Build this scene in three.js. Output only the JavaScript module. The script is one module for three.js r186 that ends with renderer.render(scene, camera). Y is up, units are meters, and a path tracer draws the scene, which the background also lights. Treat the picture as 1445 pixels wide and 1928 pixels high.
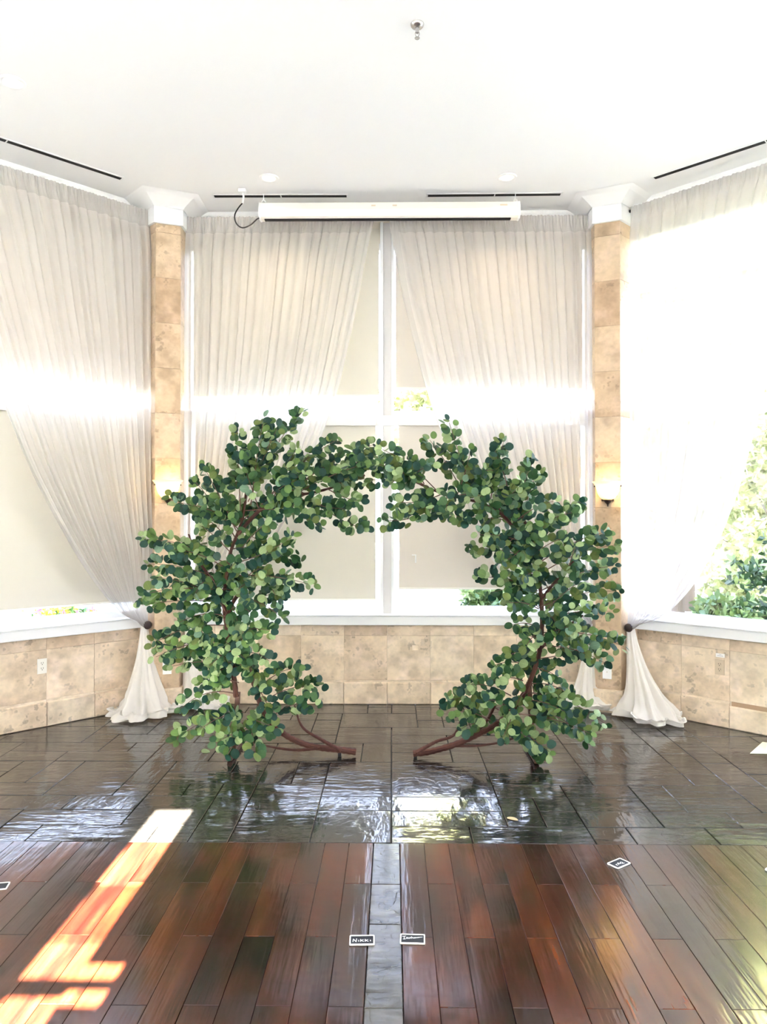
import * as THREE from 'three';
import { mergeGeometries, toCreasedNormals } from 'three/addons/utils/BufferGeometryUtils.js';
import { RoundedBoxGeometry } from 'three/addons/geometries/RoundedBoxGeometry.js';
import { RectAreaLightUniformsLib } from 'three/addons/lights/RectAreaLightUniformsLib.js';

// ------------------------------------------------------------------ camera, sky, sun, exposure
const scene = new THREE.Scene();
const camera = new THREE.PerspectiveCamera(2 * Math.atan(964 / 1390) * 180 / Math.PI, 1445 / 1928, 0.05, 200);
camera.rotation.order = 'YXZ';
camera.position.set(0.047, 1.6, 0);
camera.rotation.y = Math.atan(17 / 1390);
camera.rotation.x = Math.atan(14 / 1390);
scene.add(camera);

const renderer = new THREE.WebGLRenderer({ antialias: true });
renderer.toneMapping = THREE.LinearToneMapping;
renderer.toneMappingExposure = 5.25;
renderer.shadowMap.enabled = true;
RectAreaLightUniformsLib.init();

{ // hazy bright sky, a little whiter towards the horizon
  const w = 64, h = 64, a = new Float32Array(w * h * 4);
  for (let y = 0; y < h; y++) for (let x = 0; x < w; x++) {
    const el = Math.max(0, (y + 0.5) / h - 0.5) * 2, k = Math.pow(1 - el, 3), o = (y * w + x) * 4;
    a[o] = 0.82 + 0.26 * k; a[o + 1] = 0.985 + 0.135 * k; a[o + 2] = 1.5 - 0.14 * k; a[o + 3] = 1;
  }
  const t = new THREE.DataTexture(a, w, h, THREE.RGBAFormat, THREE.FloatType);
  t.mapping = THREE.EquirectangularReflectionMapping; t.magFilter = THREE.LinearFilter; t.needsUpdate = true;
  scene.background = t; scene.backgroundIntensity = 1.9;
}
const SUN_RISE = 0.5317;                                  // tangent of the sun's height; it stands straight behind the viewer
const sun = new THREE.DirectionalLight(new THREE.Color(1, 0.95, 0.89), 220);
sun.position.set(0, 20 * SUN_RISE, 20); sun.target.position.set(0, 0, 0);
sun.castShadow = true; sun.shadow.radius = 0.5; sun.shadow.mapSize.set(2048, 2048);
Object.assign(sun.shadow.camera, { left: -14, right: 14, top: 14, bottom: -14, near: 1, far: 60 });
scene.add(sun, sun.target);
const LAMP = { down: 0.7, sconce: 0.06, bowl: 0.1 };        // downlights, sconce bulbs, glow of the sconce glass

// ------------------------------------------------------------------ helpers
let seed = 1234567;
const rnd = () => { seed = (seed * 1664525 + 1013904223) >>> 0; return seed / 4294967296; };
const rr = (a, b) => a + (b - a) * rnd();
const V = (x, y, z) => new THREE.Vector3(x, y, z);
const C = (r, g, b) => new THREE.Color(r, g, b);
const lerp = (a, b, t) => a + (b - a) * t, clamp = (x, a, b) => Math.min(b, Math.max(a, x));
const smooth = (a, b, x) => { const t = clamp((x - a) / (b - a), 0, 1); return t * t * (3 - 2 * t); };
const used = {};
function numbered(name) { const n = used[name] ?? 0; used[name] = n + 1; return n ? `${name}_${String(n).padStart(3, '0')}` : name; }
function shade(o) { o.traverse((c) => { if (c.isMesh) { c.castShadow = true; c.receiveShadow = true; } }); return o; }
function tag(o, label, category, group) { o.userData.label = label; o.userData.category = category; if (group) o.userData.group = group; return o; }
function thing(name, label, category, at = [0, 0, 0], turn = 0, group) {
  const g = new THREE.Group(); g.name = numbered(name); g.position.set(...at); g.rotation.y = turn; scene.add(g);
  return tag(g, label, category, group);
}
function struct(name, at = [0, 0, 0], turn = 0) { const g = new THREE.Group(); g.name = name; g.position.set(...at); g.rotation.y = turn; g.userData.kind = 'structure'; scene.add(g); return g; }
function part(name, geo, mat, parent) {
  const m = new THREE.Mesh(Array.isArray(geo) ? merge(geo) : geo, mat); m.castShadow = m.receiveShadow = true;
  const n = parent.userData.count ??= {}, k = n[name] ?? 0; n[name] = k + 1;
  m.name = k ? `${name}_${String(k).padStart(3, '0')}` : name; parent.add(m); return m;
}
function merge(list) {
  return mergeGeometries(list.map((g) => { const q = g.index ? g.toNonIndexed() : g; for (const k of Object.keys(q.attributes)) if (!['position', 'normal', 'uv'].includes(k)) q.deleteAttribute(k); return q; }));
}
function boxAt(x0, x1, y0, y1, z0, z1, r = 0.004) {       // a box between two corners, edges rounded
  const w = Math.abs(x1 - x0), h = Math.abs(y1 - y0), d = Math.abs(z1 - z0), q = Math.min(r, w * 0.3, h * 0.3, d * 0.3);
  const g = r > 0 ? new RoundedBoxGeometry(w, h, d, 1, q) : new THREE.BoxGeometry(w, h, d);
  g.translate((x0 + x1) / 2, (y0 + y1) / 2, (z0 + z1) / 2); return g;
}
// noise on a wrapping lattice, so that textures repeat without seams
function lattice(n, s) { const a = new Float32Array(n * n); let q = s >>> 0; for (let i = 0; i < a.length; i++) { q = (q * 1664525 + 1013904223) >>> 0; a[i] = q / 4294967296; } return a; }
function noiser(nx, ny, s) {
  const n = Math.max(nx, ny), a = lattice(n, s * 7919 + 17);
  return (u, v) => {
    const x = u * nx, y = v * ny, xi = Math.floor(x), yi = Math.floor(y), fx = x - xi, fy = y - yi, sx = fx * fx * (3 - 2 * fx), sy = fy * fy * (3 - 2 * fy);
    const at = (i, j) => a[(((j % ny) + ny) % ny) * n + (((i % nx) + nx) % nx)];
    return lerp(lerp(at(xi, yi), at(xi + 1, yi), sx), lerp(at(xi, yi + 1), at(xi + 1, yi + 1), sx), sy);
  };
}
function fbm(nx, ny, s, oct = 4) { const f = []; for (let i = 0; i < oct; i++) f.push(noiser(nx << i, ny << i, s + i * 31)); return (u, v) => { let t = 0, a = 0.5, w = 0; for (const n of f) { t += a * n(u, v); w += a; a *= 0.5; } return t / w; }; }
function texture(n, fn, srgb = true) {
  const d = new Uint8Array(n * n * 4);
  for (let y = 0; y < n; y++) for (let x = 0; x < n; x++) { const c = fn((x + 0.5) / n, (y + 0.5) / n), o = (y * n + x) * 4; for (let k = 0; k < 3; k++) d[o + k] = clamp(Math.round((c.length ? c[k] : c) * 255), 0, 255); d[o + 3] = 255; }
  const t = new THREE.DataTexture(d, n, n); t.wrapS = t.wrapT = THREE.RepeatWrapping; t.magFilter = THREE.LinearFilter; t.minFilter = THREE.LinearMipmapLinearFilter; t.generateMipmaps = true;
  if (srgb) t.colorSpace = THREE.SRGBColorSpace; t.needsUpdate = true; return t;
}
const S = (r, o = {}) => new THREE.MeshStandardMaterial({ roughness: r, ...o });

// ------------------------------------------------------------------ materials (texture squares: stone 1.5 m, slate 1.2 m, wood 0.9 m)
const STONE = 1.5, SLATE = 1.2, WOOD = 0.9;
const sn1 = fbm(5, 5, 3, 5), sn2 = fbm(14, 14, 9, 4), sn3 = fbm(40, 46, 21, 3);
const pit = (u, v) => smooth(0.6, 0.8, sn3(u, v)) * smooth(0.4, 0.7, sn1(u + 0.3, v));
const stoneMap = texture(768, (u, v) => {
  const a = sn1(u, v), b = sn2(u, v), vein = smooth(0.35, 0.8, b), pale = smooth(0.5, 0.85, sn2(v, u));
  let k = 0.9 + 0.2 * (a - 0.5) - 0.09 * vein + 0.05 * pale - 0.2 * pit(u, v) + 0.14 * (sn3(u, v) - 0.5);
  return [k * 1.0, k * (0.965 - 0.012 * vein), k * (0.92 - 0.025 * vein + 0.03 * pale)];
});
const stoneBump = texture(512, (u, v) => 0.75 - 0.6 * pit(u, v) + 0.1 * (sn2(u, v) - 0.5), false);
const stoneTint = [[0.98, 0.87, 0.73], [0.94, 0.82, 0.68], [1.0, 0.91, 0.78], [0.9, 0.775, 0.63], [1.0, 0.885, 0.745], [0.83, 0.69, 0.55]];
const stone = stoneTint.map((c) => S(0.42, { map: stoneMap, bumpMap: stoneBump, bumpScale: 0.002, color: C(...c) }));
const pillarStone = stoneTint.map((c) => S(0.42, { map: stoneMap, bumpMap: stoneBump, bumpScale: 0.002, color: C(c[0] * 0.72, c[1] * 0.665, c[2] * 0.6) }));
const sl1 = fbm(6, 5, 41, 4), sl2 = fbm(5, 22, 47, 4), sl3 = fbm(34, 34, 51, 3);
const slateMap = texture(512, (u, v) => { const k = 0.62 + 0.5 * (sl1(u, v) - 0.5) + 0.35 * (sl2(u, v) - 0.5) + 0.12 * (sl3(u, v) - 0.5); return [k, k * 0.985, k * 0.96]; });
const slateBump = texture(512, (u, v) => { const a = sl2(u + 0.03 * sl1(v, u), v); return 0.55 * a + 0.35 * Math.floor(sl1(u, v) * 7) / 7 + 0.1 * sl3(u, v); }, false);
const slateTint = [[0.075, 0.064, 0.056], [0.058, 0.052, 0.047], [0.088, 0.074, 0.062], [0.066, 0.062, 0.058]];
const P = (r, o) => new THREE.MeshPhysicalMaterial({ roughness: r, ior: 1.75, ...o });
const slate = slateTint.map((c) => P(0.11, { map: slateMap, bumpMap: slateBump, bumpScale: 0.006, color: C(...c) }));
const borderStone = P(0.16, { map: slateMap, bumpMap: slateBump, bumpScale: 0.006, color: C(0.2, 0.185, 0.17) });
const wd1 = fbm(26, 3, 61, 4), wd2 = fbm(5, 2, 67, 3), wd3 = fbm(90, 6, 71, 2);
const woodMap = texture(768, (u, v) => {
  const a = wd1(u, v), b = wd2(u, v), c = wd3(u, v), dark = smooth(0.52, 0.7, b) * 0.3;
  const k = clamp(0.66 + 0.42 * (a - 0.5) + 0.16 * (c - 0.5) - dark, 0.08, 1);
  return [k, k * (0.86 + 0.22 * (a - 0.5)), k * (0.8 - 0.05 * a)];
});
const wdw = fbm(7, 9, 77, 3);
const woodBump = texture(512, (u, v) => 0.45 * wd1(u, v) + 0.15 * wd3(u, v) + 0.9 * wdw(u, v) * 0.5, false);
const woodTint = [[0.12, 0.039, 0.021], [0.095, 0.032, 0.019], [0.155, 0.049, 0.022], [0.07, 0.028, 0.02], [0.12, 0.044, 0.026], [0.19, 0.058, 0.022]];
const wood = woodTint.map((c) => P(0.15, { ior: 1.72, map: woodMap, bumpMap: woodBump, bumpScale: 0.0022, color: C(...c) }));
const grout = S(0.7, { color: C(0.05, 0.045, 0.04) }), groutWall = S(0.8, { color: C(0.5, 0.41, 0.3) });
const plaster = S(0.9, { color: C(0.9, 0.905, 0.91) }), cream = S(0.85, { color: C(0.80, 0.74, 0.63) });
const whitePaint = S(0.38, { color: C(0.87, 0.875, 0.88) }), greyPaint = S(0.4, { color: C(0.68, 0.66, 0.65) }), ivory = S(0.45, { color: C(0.86, 0.83, 0.76) });
const outside = S(0.9, { color: C(0.6, 0.56, 0.5) });
const glass = new THREE.MeshPhysicalMaterial({ transmission: 1, roughness: 0, thickness: 0, ior: 1.5, color: C(0.97, 0.99, 0.98) });
const blackMetal = S(0.4, { metalness: 0.3, color: C(0.012, 0.011, 0.011) }), steel = S(0.25, { metalness: 0.9, color: C(0.45, 0.43, 0.41) }), black = S(0.8, { color: C(0.008, 0.008, 0.01) });
const weave = noiser(150, 150, 88);
const weaveBump = texture(256, (u, v) => 0.5 + 0.25 * Math.sin(u * Math.PI * 128) * Math.sin(v * Math.PI * 128) + 0.2 * (weave(u, v) - 0.5), false);
const fabric = (r, g, b, t) => new THREE.MeshPhysicalMaterial({ roughness: 1, transmission: t, thickness: 0, color: C(r, g, b), bumpMap: weaveBump, bumpScale: 0.0004, specularIntensity: 0.2 });
const shadeFabric = fabric(0.73, 0.69, 0.60, 0.1), shadeWarm = fabric(0.73, 0.675, 0.605, 0.1), shadeOpen = fabric(0.93, 0.92, 0.84, 0.62);
const sheer = (o, t, k = 1) => new THREE.MeshPhysicalMaterial({ roughness: 1, transmission: t, thickness: 0, color: C(0.95 * k, 0.92 * k, 0.88 * k), transparent: true, opacity: o, specularIntensity: 0.1, side: THREE.DoubleSide });
const voile = sheer(0.60, 0.42, 0.86), voileThin = sheer(0.5, 0.3, 0.85), voileHem = sheer(0.5, 0.35, 0.86), voileThick = sheer(0.9, 0.3);

// ------------------------------------------------------------------ flat pieces with chamfered edges: polygon in x/y, face at z = d
function inset(p, a) {
  const n = p.length, out = [];
  for (let i = 0; i < n; i++) {
    const A = p[(i + n - 1) % n], B = p[i], D = p[(i + 1) % n];
    let x1 = B[0] - A[0], y1 = B[1] - A[1], x2 = D[0] - B[0], y2 = D[1] - B[1]; const l1 = Math.hypot(x1, y1), l2 = Math.hypot(x2, y2);
    const n1 = [-y1 / l1, x1 / l1], n2 = [-y2 / l2, x2 / l2], k = a / (1 + n1[0] * n2[0] + n1[1] * n2[1]);
    out.push([B[0] + (n1[0] + n2[0]) * k, B[1] + (n1[1] + n2[1]) * k]);
  }
  return out;
}
function slabGeo(poly, d, { gap = 0.0015, bevel = 0.002, size = 1, ox = 0, oy = 0, back = 0, swap = false } = {}) {
  const o = inset(poly, gap), t = inset(poly, gap + bevel), n = o.length, P = [], N = [], U = [];
  const put = (x, y, z, nx, ny, nz) => { P.push(x, y, z); N.push(nx, ny, nz); swap ? U.push(y / size + ox, x / size + oy) : U.push(x / size + ox, y / size + oy); };
  for (let i = 1; i + 1 < n; i++) for (const q of [t[0], t[i], t[i + 1]]) put(q[0], q[1], d, 0, 0, 1);
  for (let i = 0; i < n; i++) {
    const j = (i + 1) % n, ex = o[j][0] - o[i][0], ey = o[j][1] - o[i][1], l = Math.hypot(ex, ey), nx = ey / l, ny = -ex / l, s = Math.SQRT1_2;
    for (const [q, z] of [[o[i], d - bevel], [o[j], d - bevel], [t[j], d], [o[i], d - bevel], [t[j], d], [t[i], d]]) put(q[0], q[1], z, nx * s, ny * s, s);
    for (const [q, z] of [[o[i], back], [o[j], back], [o[j], d - bevel], [o[i], back], [o[j], d - bevel], [o[i], d - bevel]]) put(q[0], q[1], z, nx, ny, 0);
  }
  const g = new THREE.BufferGeometry();
  g.setAttribute('position', new THREE.Float32BufferAttribute(P, 3)); g.setAttribute('normal', new THREE.Float32BufferAttribute(N, 3)); g.setAttribute('uv', new THREE.Float32BufferAttribute(U, 2));
  return g;
}
const rect = (x0, x1, y0, y1) => [[x0, y0], [x1, y0], [x1, y1], [x0, y1]];
function clipPoly(p, nx, ny, c) {                          // keeps nx*x + ny*y <= c
  const out = [];
  for (let i = 0; i < p.length; i++) {
    const a = p[i], b = p[(i + 1) % p.length], da = nx * a[0] + ny * a[1] - c, db = nx * b[0] + ny * b[1] - c;
    if (da <= 0) out.push(a);
    if (da * db < 0) { const t = da / (da - db); out.push([lerp(a[0], b[0], t), lerp(a[1], b[1], t)]); }
  }
  return out.filter((q, i) => { const r = out[(i + 1) % out.length]; return Math.hypot(q[0] - r[0], q[1] - r[1]) > 0.012; });
}
const area = (p) => { let s = 0; p.forEach((a, i) => { const b = p[(i + 1) % p.length]; s += a[0] * b[1] - a[1] * b[0]; }); return s / 2; };
const stonePiece = (poly, d, o = {}) => slabGeo(poly, d, { size: STONE, ox: rnd(), oy: rnd(), gap: 0.0008, bevel: 0.0015, ...o });
const pick = (a) => a[Math.floor(rnd() * a.length)];

// ------------------------------------------------------------------ the octagonal room
const AP = 4.635, ZC = -6.42 + AP, HALF = AP * Math.tan(Math.PI / 8), CEIL = 4.3, SILL = 0.77, HEAD = 4.03, WT = 0.25;
const wallAt = (deg) => { const a = deg * Math.PI / 180; return { at: [-Math.sin(a) * AP, 0, ZC - Math.cos(a) * AP], turn: a }; };
const octagon = (ap) => { const r = ap / Math.cos(Math.PI / 8), p = []; for (let i = 0; i < 8; i++) { const a = Math.PI / 8 + i * Math.PI / 4; p.push([Math.cos(a) * r, Math.sin(a) * r]); } return p; };
const flatShape = (p) => new THREE.Shape(p.map(([x, y]) => new THREE.Vector2(x, y)));

// floor: slate towards the bay, planks before it, a stone strip down the middle of the planks
const floor = struct('floor');
{
  const g = new THREE.ExtrudeGeometry(flatShape(octagon(AP + WT)), { depth: 0.2, bevelEnabled: false }); g.rotateX(-Math.PI / 2); g.translate(0, -0.218, ZC);
  part('floor_bed', g, grout, floor);
  const flat = (geo, y = -0.018) => { geo.rotateX(-Math.PI / 2); geo.translate(0, y, 0); return geo; };
  const EDGE = 3.665;
  // slate in a modular pattern of 0.2 m units (y of the pattern is -z of the room)
  const U = 0.203, nx = 36, ny = 14, taken = new Set(), key = (i, j) => i + ',' + j, x0 = -nx * U / 2 + 0.04;
  const sizes = [[3, 2], [2, 2], [2, 1], [2, 1], [1, 2], [1, 1], [3, 1]];
  for (let j = 0; j < ny; j++) for (let i = 0; i < nx; i++) {
    if (taken.has(key(i, j))) continue;
    let w = 1, h = 1;
    for (let k = 0; k < 6; k++) {
      const [a, b] = pick(sizes); let ok = i + a <= nx && j + b <= ny;
      for (let q = 0; ok && q < a; q++) for (let r = 0; r < b; r++) if (taken.has(key(i + q, j + r))) ok = false;
      if (ok) { w = a; h = b; break; }
    }
    for (let q = 0; q < w; q++) for (let r = 0; r < h; r++) taken.add(key(i + q, j + r));
    let p = rect(x0 + i * U, x0 + (i + w) * U, EDGE + j * U, EDGE + (j + h) * U);
    p = clipPoly(p, 0, 1, AP - ZC + 0.02);
    for (const s of [-1, 1]) p = clipPoly(p, s * Math.SQRT1_2, Math.SQRT1_2, AP + Math.SQRT1_2 * -ZC + 0.02);
    if (p.length < 3 || area(p) < 0.0015) continue;
    const geo = flat(slabGeo(p, 0.018 + rr(-0.0015, 0.0008), { size: SLATE, ox: rnd(), oy: rnd(), gap: 0.0022, bevel: 0.003, swap: rnd() < 0.25 }));
    if (rnd() < 0.8) { const c = p.reduce((s, q) => [s[0] + q[0] / p.length, s[1] + q[1] / p.length], [0, 0]); geo.translate(-c[0], 0, c[1]); geo.rotateX(rr(-0.0025, 0.0025)); geo.rotateZ(rr(-0.0025, 0.0025)); geo.translate(c[0], 0, -c[1]); }
    part('slate_tile', geo, pick(slate), floor);
  }
  // planks
  const PW = 0.1192, L = 0.82, near = 1.4;
  const planks = (xa, k0) => {
    for (let r = -1; r < 4; r++) {
      const a = Math.max(near, EDGE - (k0 % 2 ? 0.405 : 0.82) - L * r - L + L), b = Math.min(EDGE, a + L);
      const lo = EDGE - (k0 % 2 ? 0.405 : 0.82) - L * r, hi = Math.min(EDGE, lo + L), low = Math.max(near, lo);
      if (hi - low < 0.05) continue;
      const geo = flat(slabGeo(rect(xa, xa + PW, low, hi), 0.018 + rr(-0.0006, 0.0003), { size: WOOD, ox: rnd(), oy: rnd(), gap: 0.0008, bevel: 0.0014 }));
      part('plank', geo, pick(wood), floor);
    }
  };
  for (let k = 0; k < 20; k++) planks(-0.048 - PW * (k + 1), k + 1);
  for (let k = 0; k < 20; k++) planks(0.083 + PW * k, k);
  for (let k = 0, z = EDGE; z > near; k++) { const l = [0.41, 0.32, 0.5][k % 3], lo = Math.max(near, z - l); part('border_tile', flat(slabGeo(rect(-0.048, 0.083, lo, z), 0.0175, { size: SLATE, ox: rnd(), oy: rnd(), gap: 0.0018, bevel: 0.0025 })), borderStone, floor); z = lo; }
  // the boards go on past the part one can see
  const rest = octagon(AP + 0.02).map(([x, y]) => [x, y - ZC]);
  const far = clipPoly(rest, 0, 1, near); part('floor_field', flat(slabGeo(far, 0.0175, { size: WOOD })), wood[1], floor);
  for (const s of [-1, 1]) { let p = clipPoly(clipPoly(rest, 0, 1, EDGE), 0, -1, -near); p = clipPoly(p, -s, 0, -(s < 0 ? 0.048 : 0.083) - PW * 20); part('floor_field', flat(slabGeo(p, 0.0175, { size: WOOD })), wood[1], floor); }
}

// ceiling
const ceiling = struct('ceiling');
{ const g = new THREE.ExtrudeGeometry(flatShape(octagon(AP + WT)), { depth: 0.25, bevelEnabled: false }); g.rotateX(-Math.PI / 2); g.translate(0, CEIL, ZC); part('ceiling_slab', g, plaster, ceiling); }

// walls: stone below the sill, glass above it
const SIDES = [['back', 0], ['back_left', 45], ['back_right', -45], ['left', 90], ['right', -90], ['front_left', 135], ['front_right', -135], ['front', 180]];
SIDES.forEach(([name, deg], n) => {
  const { at, turn } = wallAt(deg), seen = n < 3, ext = 0.11;
  const w = struct('wall_' + name, at, turn);
  part('wall_core', [boxAt(-HALF - ext, HALF + ext, 0, 0.68, -WT, -0.014, 0), boxAt(-HALF - ext, HALF + ext, HEAD, CEIL, -WT, -0.06, 0), boxAt(-HALF - ext, -1.80, 0.68, HEAD, -WT, -0.04, 0), boxAt(1.80, HALF + ext, 0.68, HEAD, -WT, -0.04, 0)], seen ? cream : outside, w);
  part('cornice', (() => { // quarter-round bead under the ceiling
    const s = new THREE.Shape(); s.moveTo(0, 0); s.lineTo(0.045, 0); s.absarc(0.0, 0, 0.045, 0, -Math.PI / 2, true); s.lineTo(0, 0);
    const g = new THREE.ExtrudeGeometry(s, { depth: 2 * HALF - 0.02, bevelEnabled: false, curveSegments: 8 }); g.rotateY(-Math.PI / 2); g.scale(1, 1, 1); g.translate(HALF - 0.01, CEIL, -0.06); return g; })(), whitePaint, w);
  if (seen) {
    const TW = 0.375, off = deg === 0 ? 0.0 : deg > 0 ? 0.155 : -0.16;
    const lim = HALF + 0.004, xs = []; for (let x = off - TW * 8; x < lim + TW; x += TW) xs.push(x);
    for (const x of xs) {
      const a = Math.max(-lim, x), b = Math.min(lim, x + TW); if (b - a < 0.03) continue;
      const q = x + TW * 0.5 * 0; const p = (y0, y1, d, m) => part('tile', stonePiece(rect(a, b, y0, y1), d, { back: -0.014 }), m, w);
      p(0.205, 0.592, rr(-0.0012, 0.0004), pick(stone.slice(0, 5)));
      p(0.592, 0.686, rr(-0.001, 0), pick(stone.slice(0, 6)));
      const missing = deg === -45 && q > -0.95 && q < 0.6;
      if (!missing) p(0.186, 0.205, -0.001, stone[2]);
      part('baseboard_tile', stonePiece(rect(a, b, 0.0, missing ? 0.172 : 0.19), 0.02, { back: -0.014, bevel: 0.006, gap: 0.0014 }), pick(stone.slice(0, 3)), w);
    }
    if (deg === -45) part('mortar_strip', boxAt(-0.9, 0.6, 0.165, 0.206, -0.014, -0.006, 0), S(0.8, { color: C(0.42, 0.29, 0.19) }), w);
    if (deg === 0) for (const [x, y, m] of [[0.245, 0.49, 0], [0.315, 0.53, 1]]) part('tile_patch', slabGeo(m ? [[x - 0.025, y - 0.03], [x + 0.02, y - 0.025], [x + 0.012, y + 0.03], [x - 0.02, y + 0.034]] : rect(x - 0.03, x + 0.03, y - 0.028, y + 0.022), 0.0015, { size: STONE }), stone[2], w);
  } else part('wall_lining', boxAt(-HALF, HALF, 0, 0.68, -0.014, 0), stone[1], w);

  const t = struct('trim_' + (n + 1), at, turn);
  part('sill', boxAt(-HALF + 0.03, HALF - 0.03, 0.686, 0.765, -0.17, 0.045, 0.006), whitePaint, t);
  part('sill_board', boxAt(-HALF + 0.03, HALF - 0.03, 0.765, 0.777, -0.17, 0.055, 0.005), whitePaint, t);

  const f = struct('window_' + (n + 1), at, turn), Z0 = -0.17, Z1 = -0.06;
  for (const s of [-1, 1]) part('jamb', boxAt(s * 1.73, s * 1.81, SILL, HEAD, Z0, Z1), whitePaint, f);
  part('top_rail', boxAt(-1.8, 1.8, HEAD - 0.06, HEAD + 0.002, Z0, Z1), whitePaint, f);
  part('bottom_rail', boxAt(-1.8, 1.8, SILL, SILL + 0.06, Z0, Z1), whitePaint, f);
  part('middle_rail', [boxAt(-1.74, 1.74, 2.515, 2.555, Z0, Z1), boxAt(-1.74, 1.74, 2.42, 2.512, Z0, Z1 + 0.018)], whitePaint, f);
  part('mullion', [boxAt(-0.062, 0.06, SILL, CEIL - 0.09, Z0, Z1 + 0.005), boxAt(-0.062, -0.033, SILL, CEIL - 0.09, Z1, Z1 + 0.03)], whitePaint, f);
  part('mullion_face', boxAt(-0.033, 0.037, SILL, CEIL - 0.09, Z1, Z1 + 0.012), greyPaint, f);
  for (const s of [-1, 1]) for (const [a, b] of [[SILL + 0.05, 2.43], [2.545, HEAD - 0.05]]) part('pane', boxAt(s * 0.05, s * 1.75, a, b, -0.145, -0.141, 0), glass, f);
  shade(w); shade(t); shade(f);
});

// ------------------------------------------------------------------ pillars between the three window walls
const SIDE = 0.27, SX = Math.sin(Math.PI / 8), CX = Math.cos(Math.PI / 8), FW = 0.1025;
for (const s of [-1, 1]) {
  const p = struct(s < 0 ? 'pillar' : 'pillar_001', [s * 1.8385, 0, -6.1605], -s * Math.PI / 8);
  tag(p, s < 0 ? 'travertine clad pillar with white capital on the left of the arch' : 'travertine clad pillar with white capital on the right of the arch', 'pillar');
  const trap = (o, k = SIDE) => { // front edge and the two splayed sides, grown by o
    const q = [[-FW, 0], [-FW - SX * k, -CX * k], [FW + SX * k, -CX * k], [FW, 0]]; return o ? inset(q, -o) : q; };
  const prism = (o, y0, y1) => { const g = new THREE.ExtrudeGeometry(flatShape(trap(o)), { depth: y1 - y0, bevelEnabled: false }); g.rotateX(Math.PI / 2); g.translate(0, y1, 0); return g; };
  part('pillar_core', prism(-0.012, 0, 4.08), groutWall, p);
  const rows = [0.19]; while (rows.at(-1) < 4.0) rows.push(rows.at(-1) + 0.3785);
  const drop = s > 0 ? -0.006 : 0.03;
  for (let i = 0; i < rows.length; i++) {
    const y0 = rows[i] + (i ? drop : 0), y1 = Math.min(4.085, (rows[i + 1] ?? 4.085) + drop); if (y1 - y0 < 0.02) continue;
    const dark = [2, 5, 7, 8].includes((i + (s > 0 ? 1 : 0)) % 10);
    part('tile', stonePiece(rect(-FW, FW, y0, y1), 0, { back: -0.013 }), s < 0 ? pillarStone[[1, 0, 4, 1, 3, 4, 3, 1, 5, 4, 0][i] ?? 1] : pillarStone[[4, 1, 0, 3, 4, 2, 3, 4, 5, 0, 3][i] ?? 1], p);
    for (const e of [-1, 1]) {
      const g = stonePiece(rect(0, SIDE - 0.02, y0, y1), 0, { back: -0.012 }); // along the splayed side
      if (e > 0) { g.rotateY(Math.atan2(CX, SX)); g.translate(FW, 0, 0); } else { g.translate(-(SIDE - 0.02), 0, 0); g.rotateY(-Math.atan2(CX, SX)); g.translate(-FW, 0, 0); }
      part('tile', g, pick(pillarStone.slice(0, 5)), p);
    }
  }
  part('baseboard', prism(0.02, 0, 0.19), stone[0], p);
  // capital: a plain block and a hollow flare up to the ceiling
  part('capital_block', prism(0.022, 4.078, 4.215), whitePaint, p);
  const P = [], rings = 12, I = [];
  for (let i = 0; i <= rings; i++) { const a = i / rings, o = 0.026 + 0.15 * Math.pow(a, 1.25); const q = trap(o); for (const [x, z] of q) P.push(x, 4.213 + 0.0867 * a, z); }
  for (let i = 0; i < rings; i++) for (let k = 0; k < 4; k++) { const a = i * 4 + k, b = i * 4 + (k + 1) % 4; I.push(a, a + 4, b, b, a + 4, b + 4); }
  const g = new THREE.BufferGeometry(); g.setAttribute('position', new THREE.Float32BufferAttribute(P, 3)); g.setIndex(I);
  part('capital_flare', toCreasedNormals(flatUv(g), 0.5), whitePaint, p);
  shade(p);
}
function flip(g) { // a mirrored solid gets its faces turned the right way round again
  const q = g.index ? g.toNonIndexed() : g, a = q.attributes.position.array, u = q.attributes.uv?.array;
  for (let i = 0; i < a.length; i += 9) for (let k = 0; k < 3; k++) { const t = a[i + 3 + k]; a[i + 3 + k] = a[i + 6 + k]; a[i + 6 + k] = t; }
  if (u) for (let i = 0; i < u.length; i += 6) for (let k = 0; k < 2; k++) { const t = u[i + 2 + k]; u[i + 2 + k] = u[i + 4 + k]; u[i + 4 + k] = t; }
  q.computeVertexNormals(); return q;
}
function flatUv(g) { const p = g.attributes.position, u = []; for (let i = 0; i < p.count; i++) u.push(p.getX(i) + p.getZ(i), p.getY(i)); g.setAttribute('uv', new THREE.Float32BufferAttribute(u, 2)); return g; }

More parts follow.
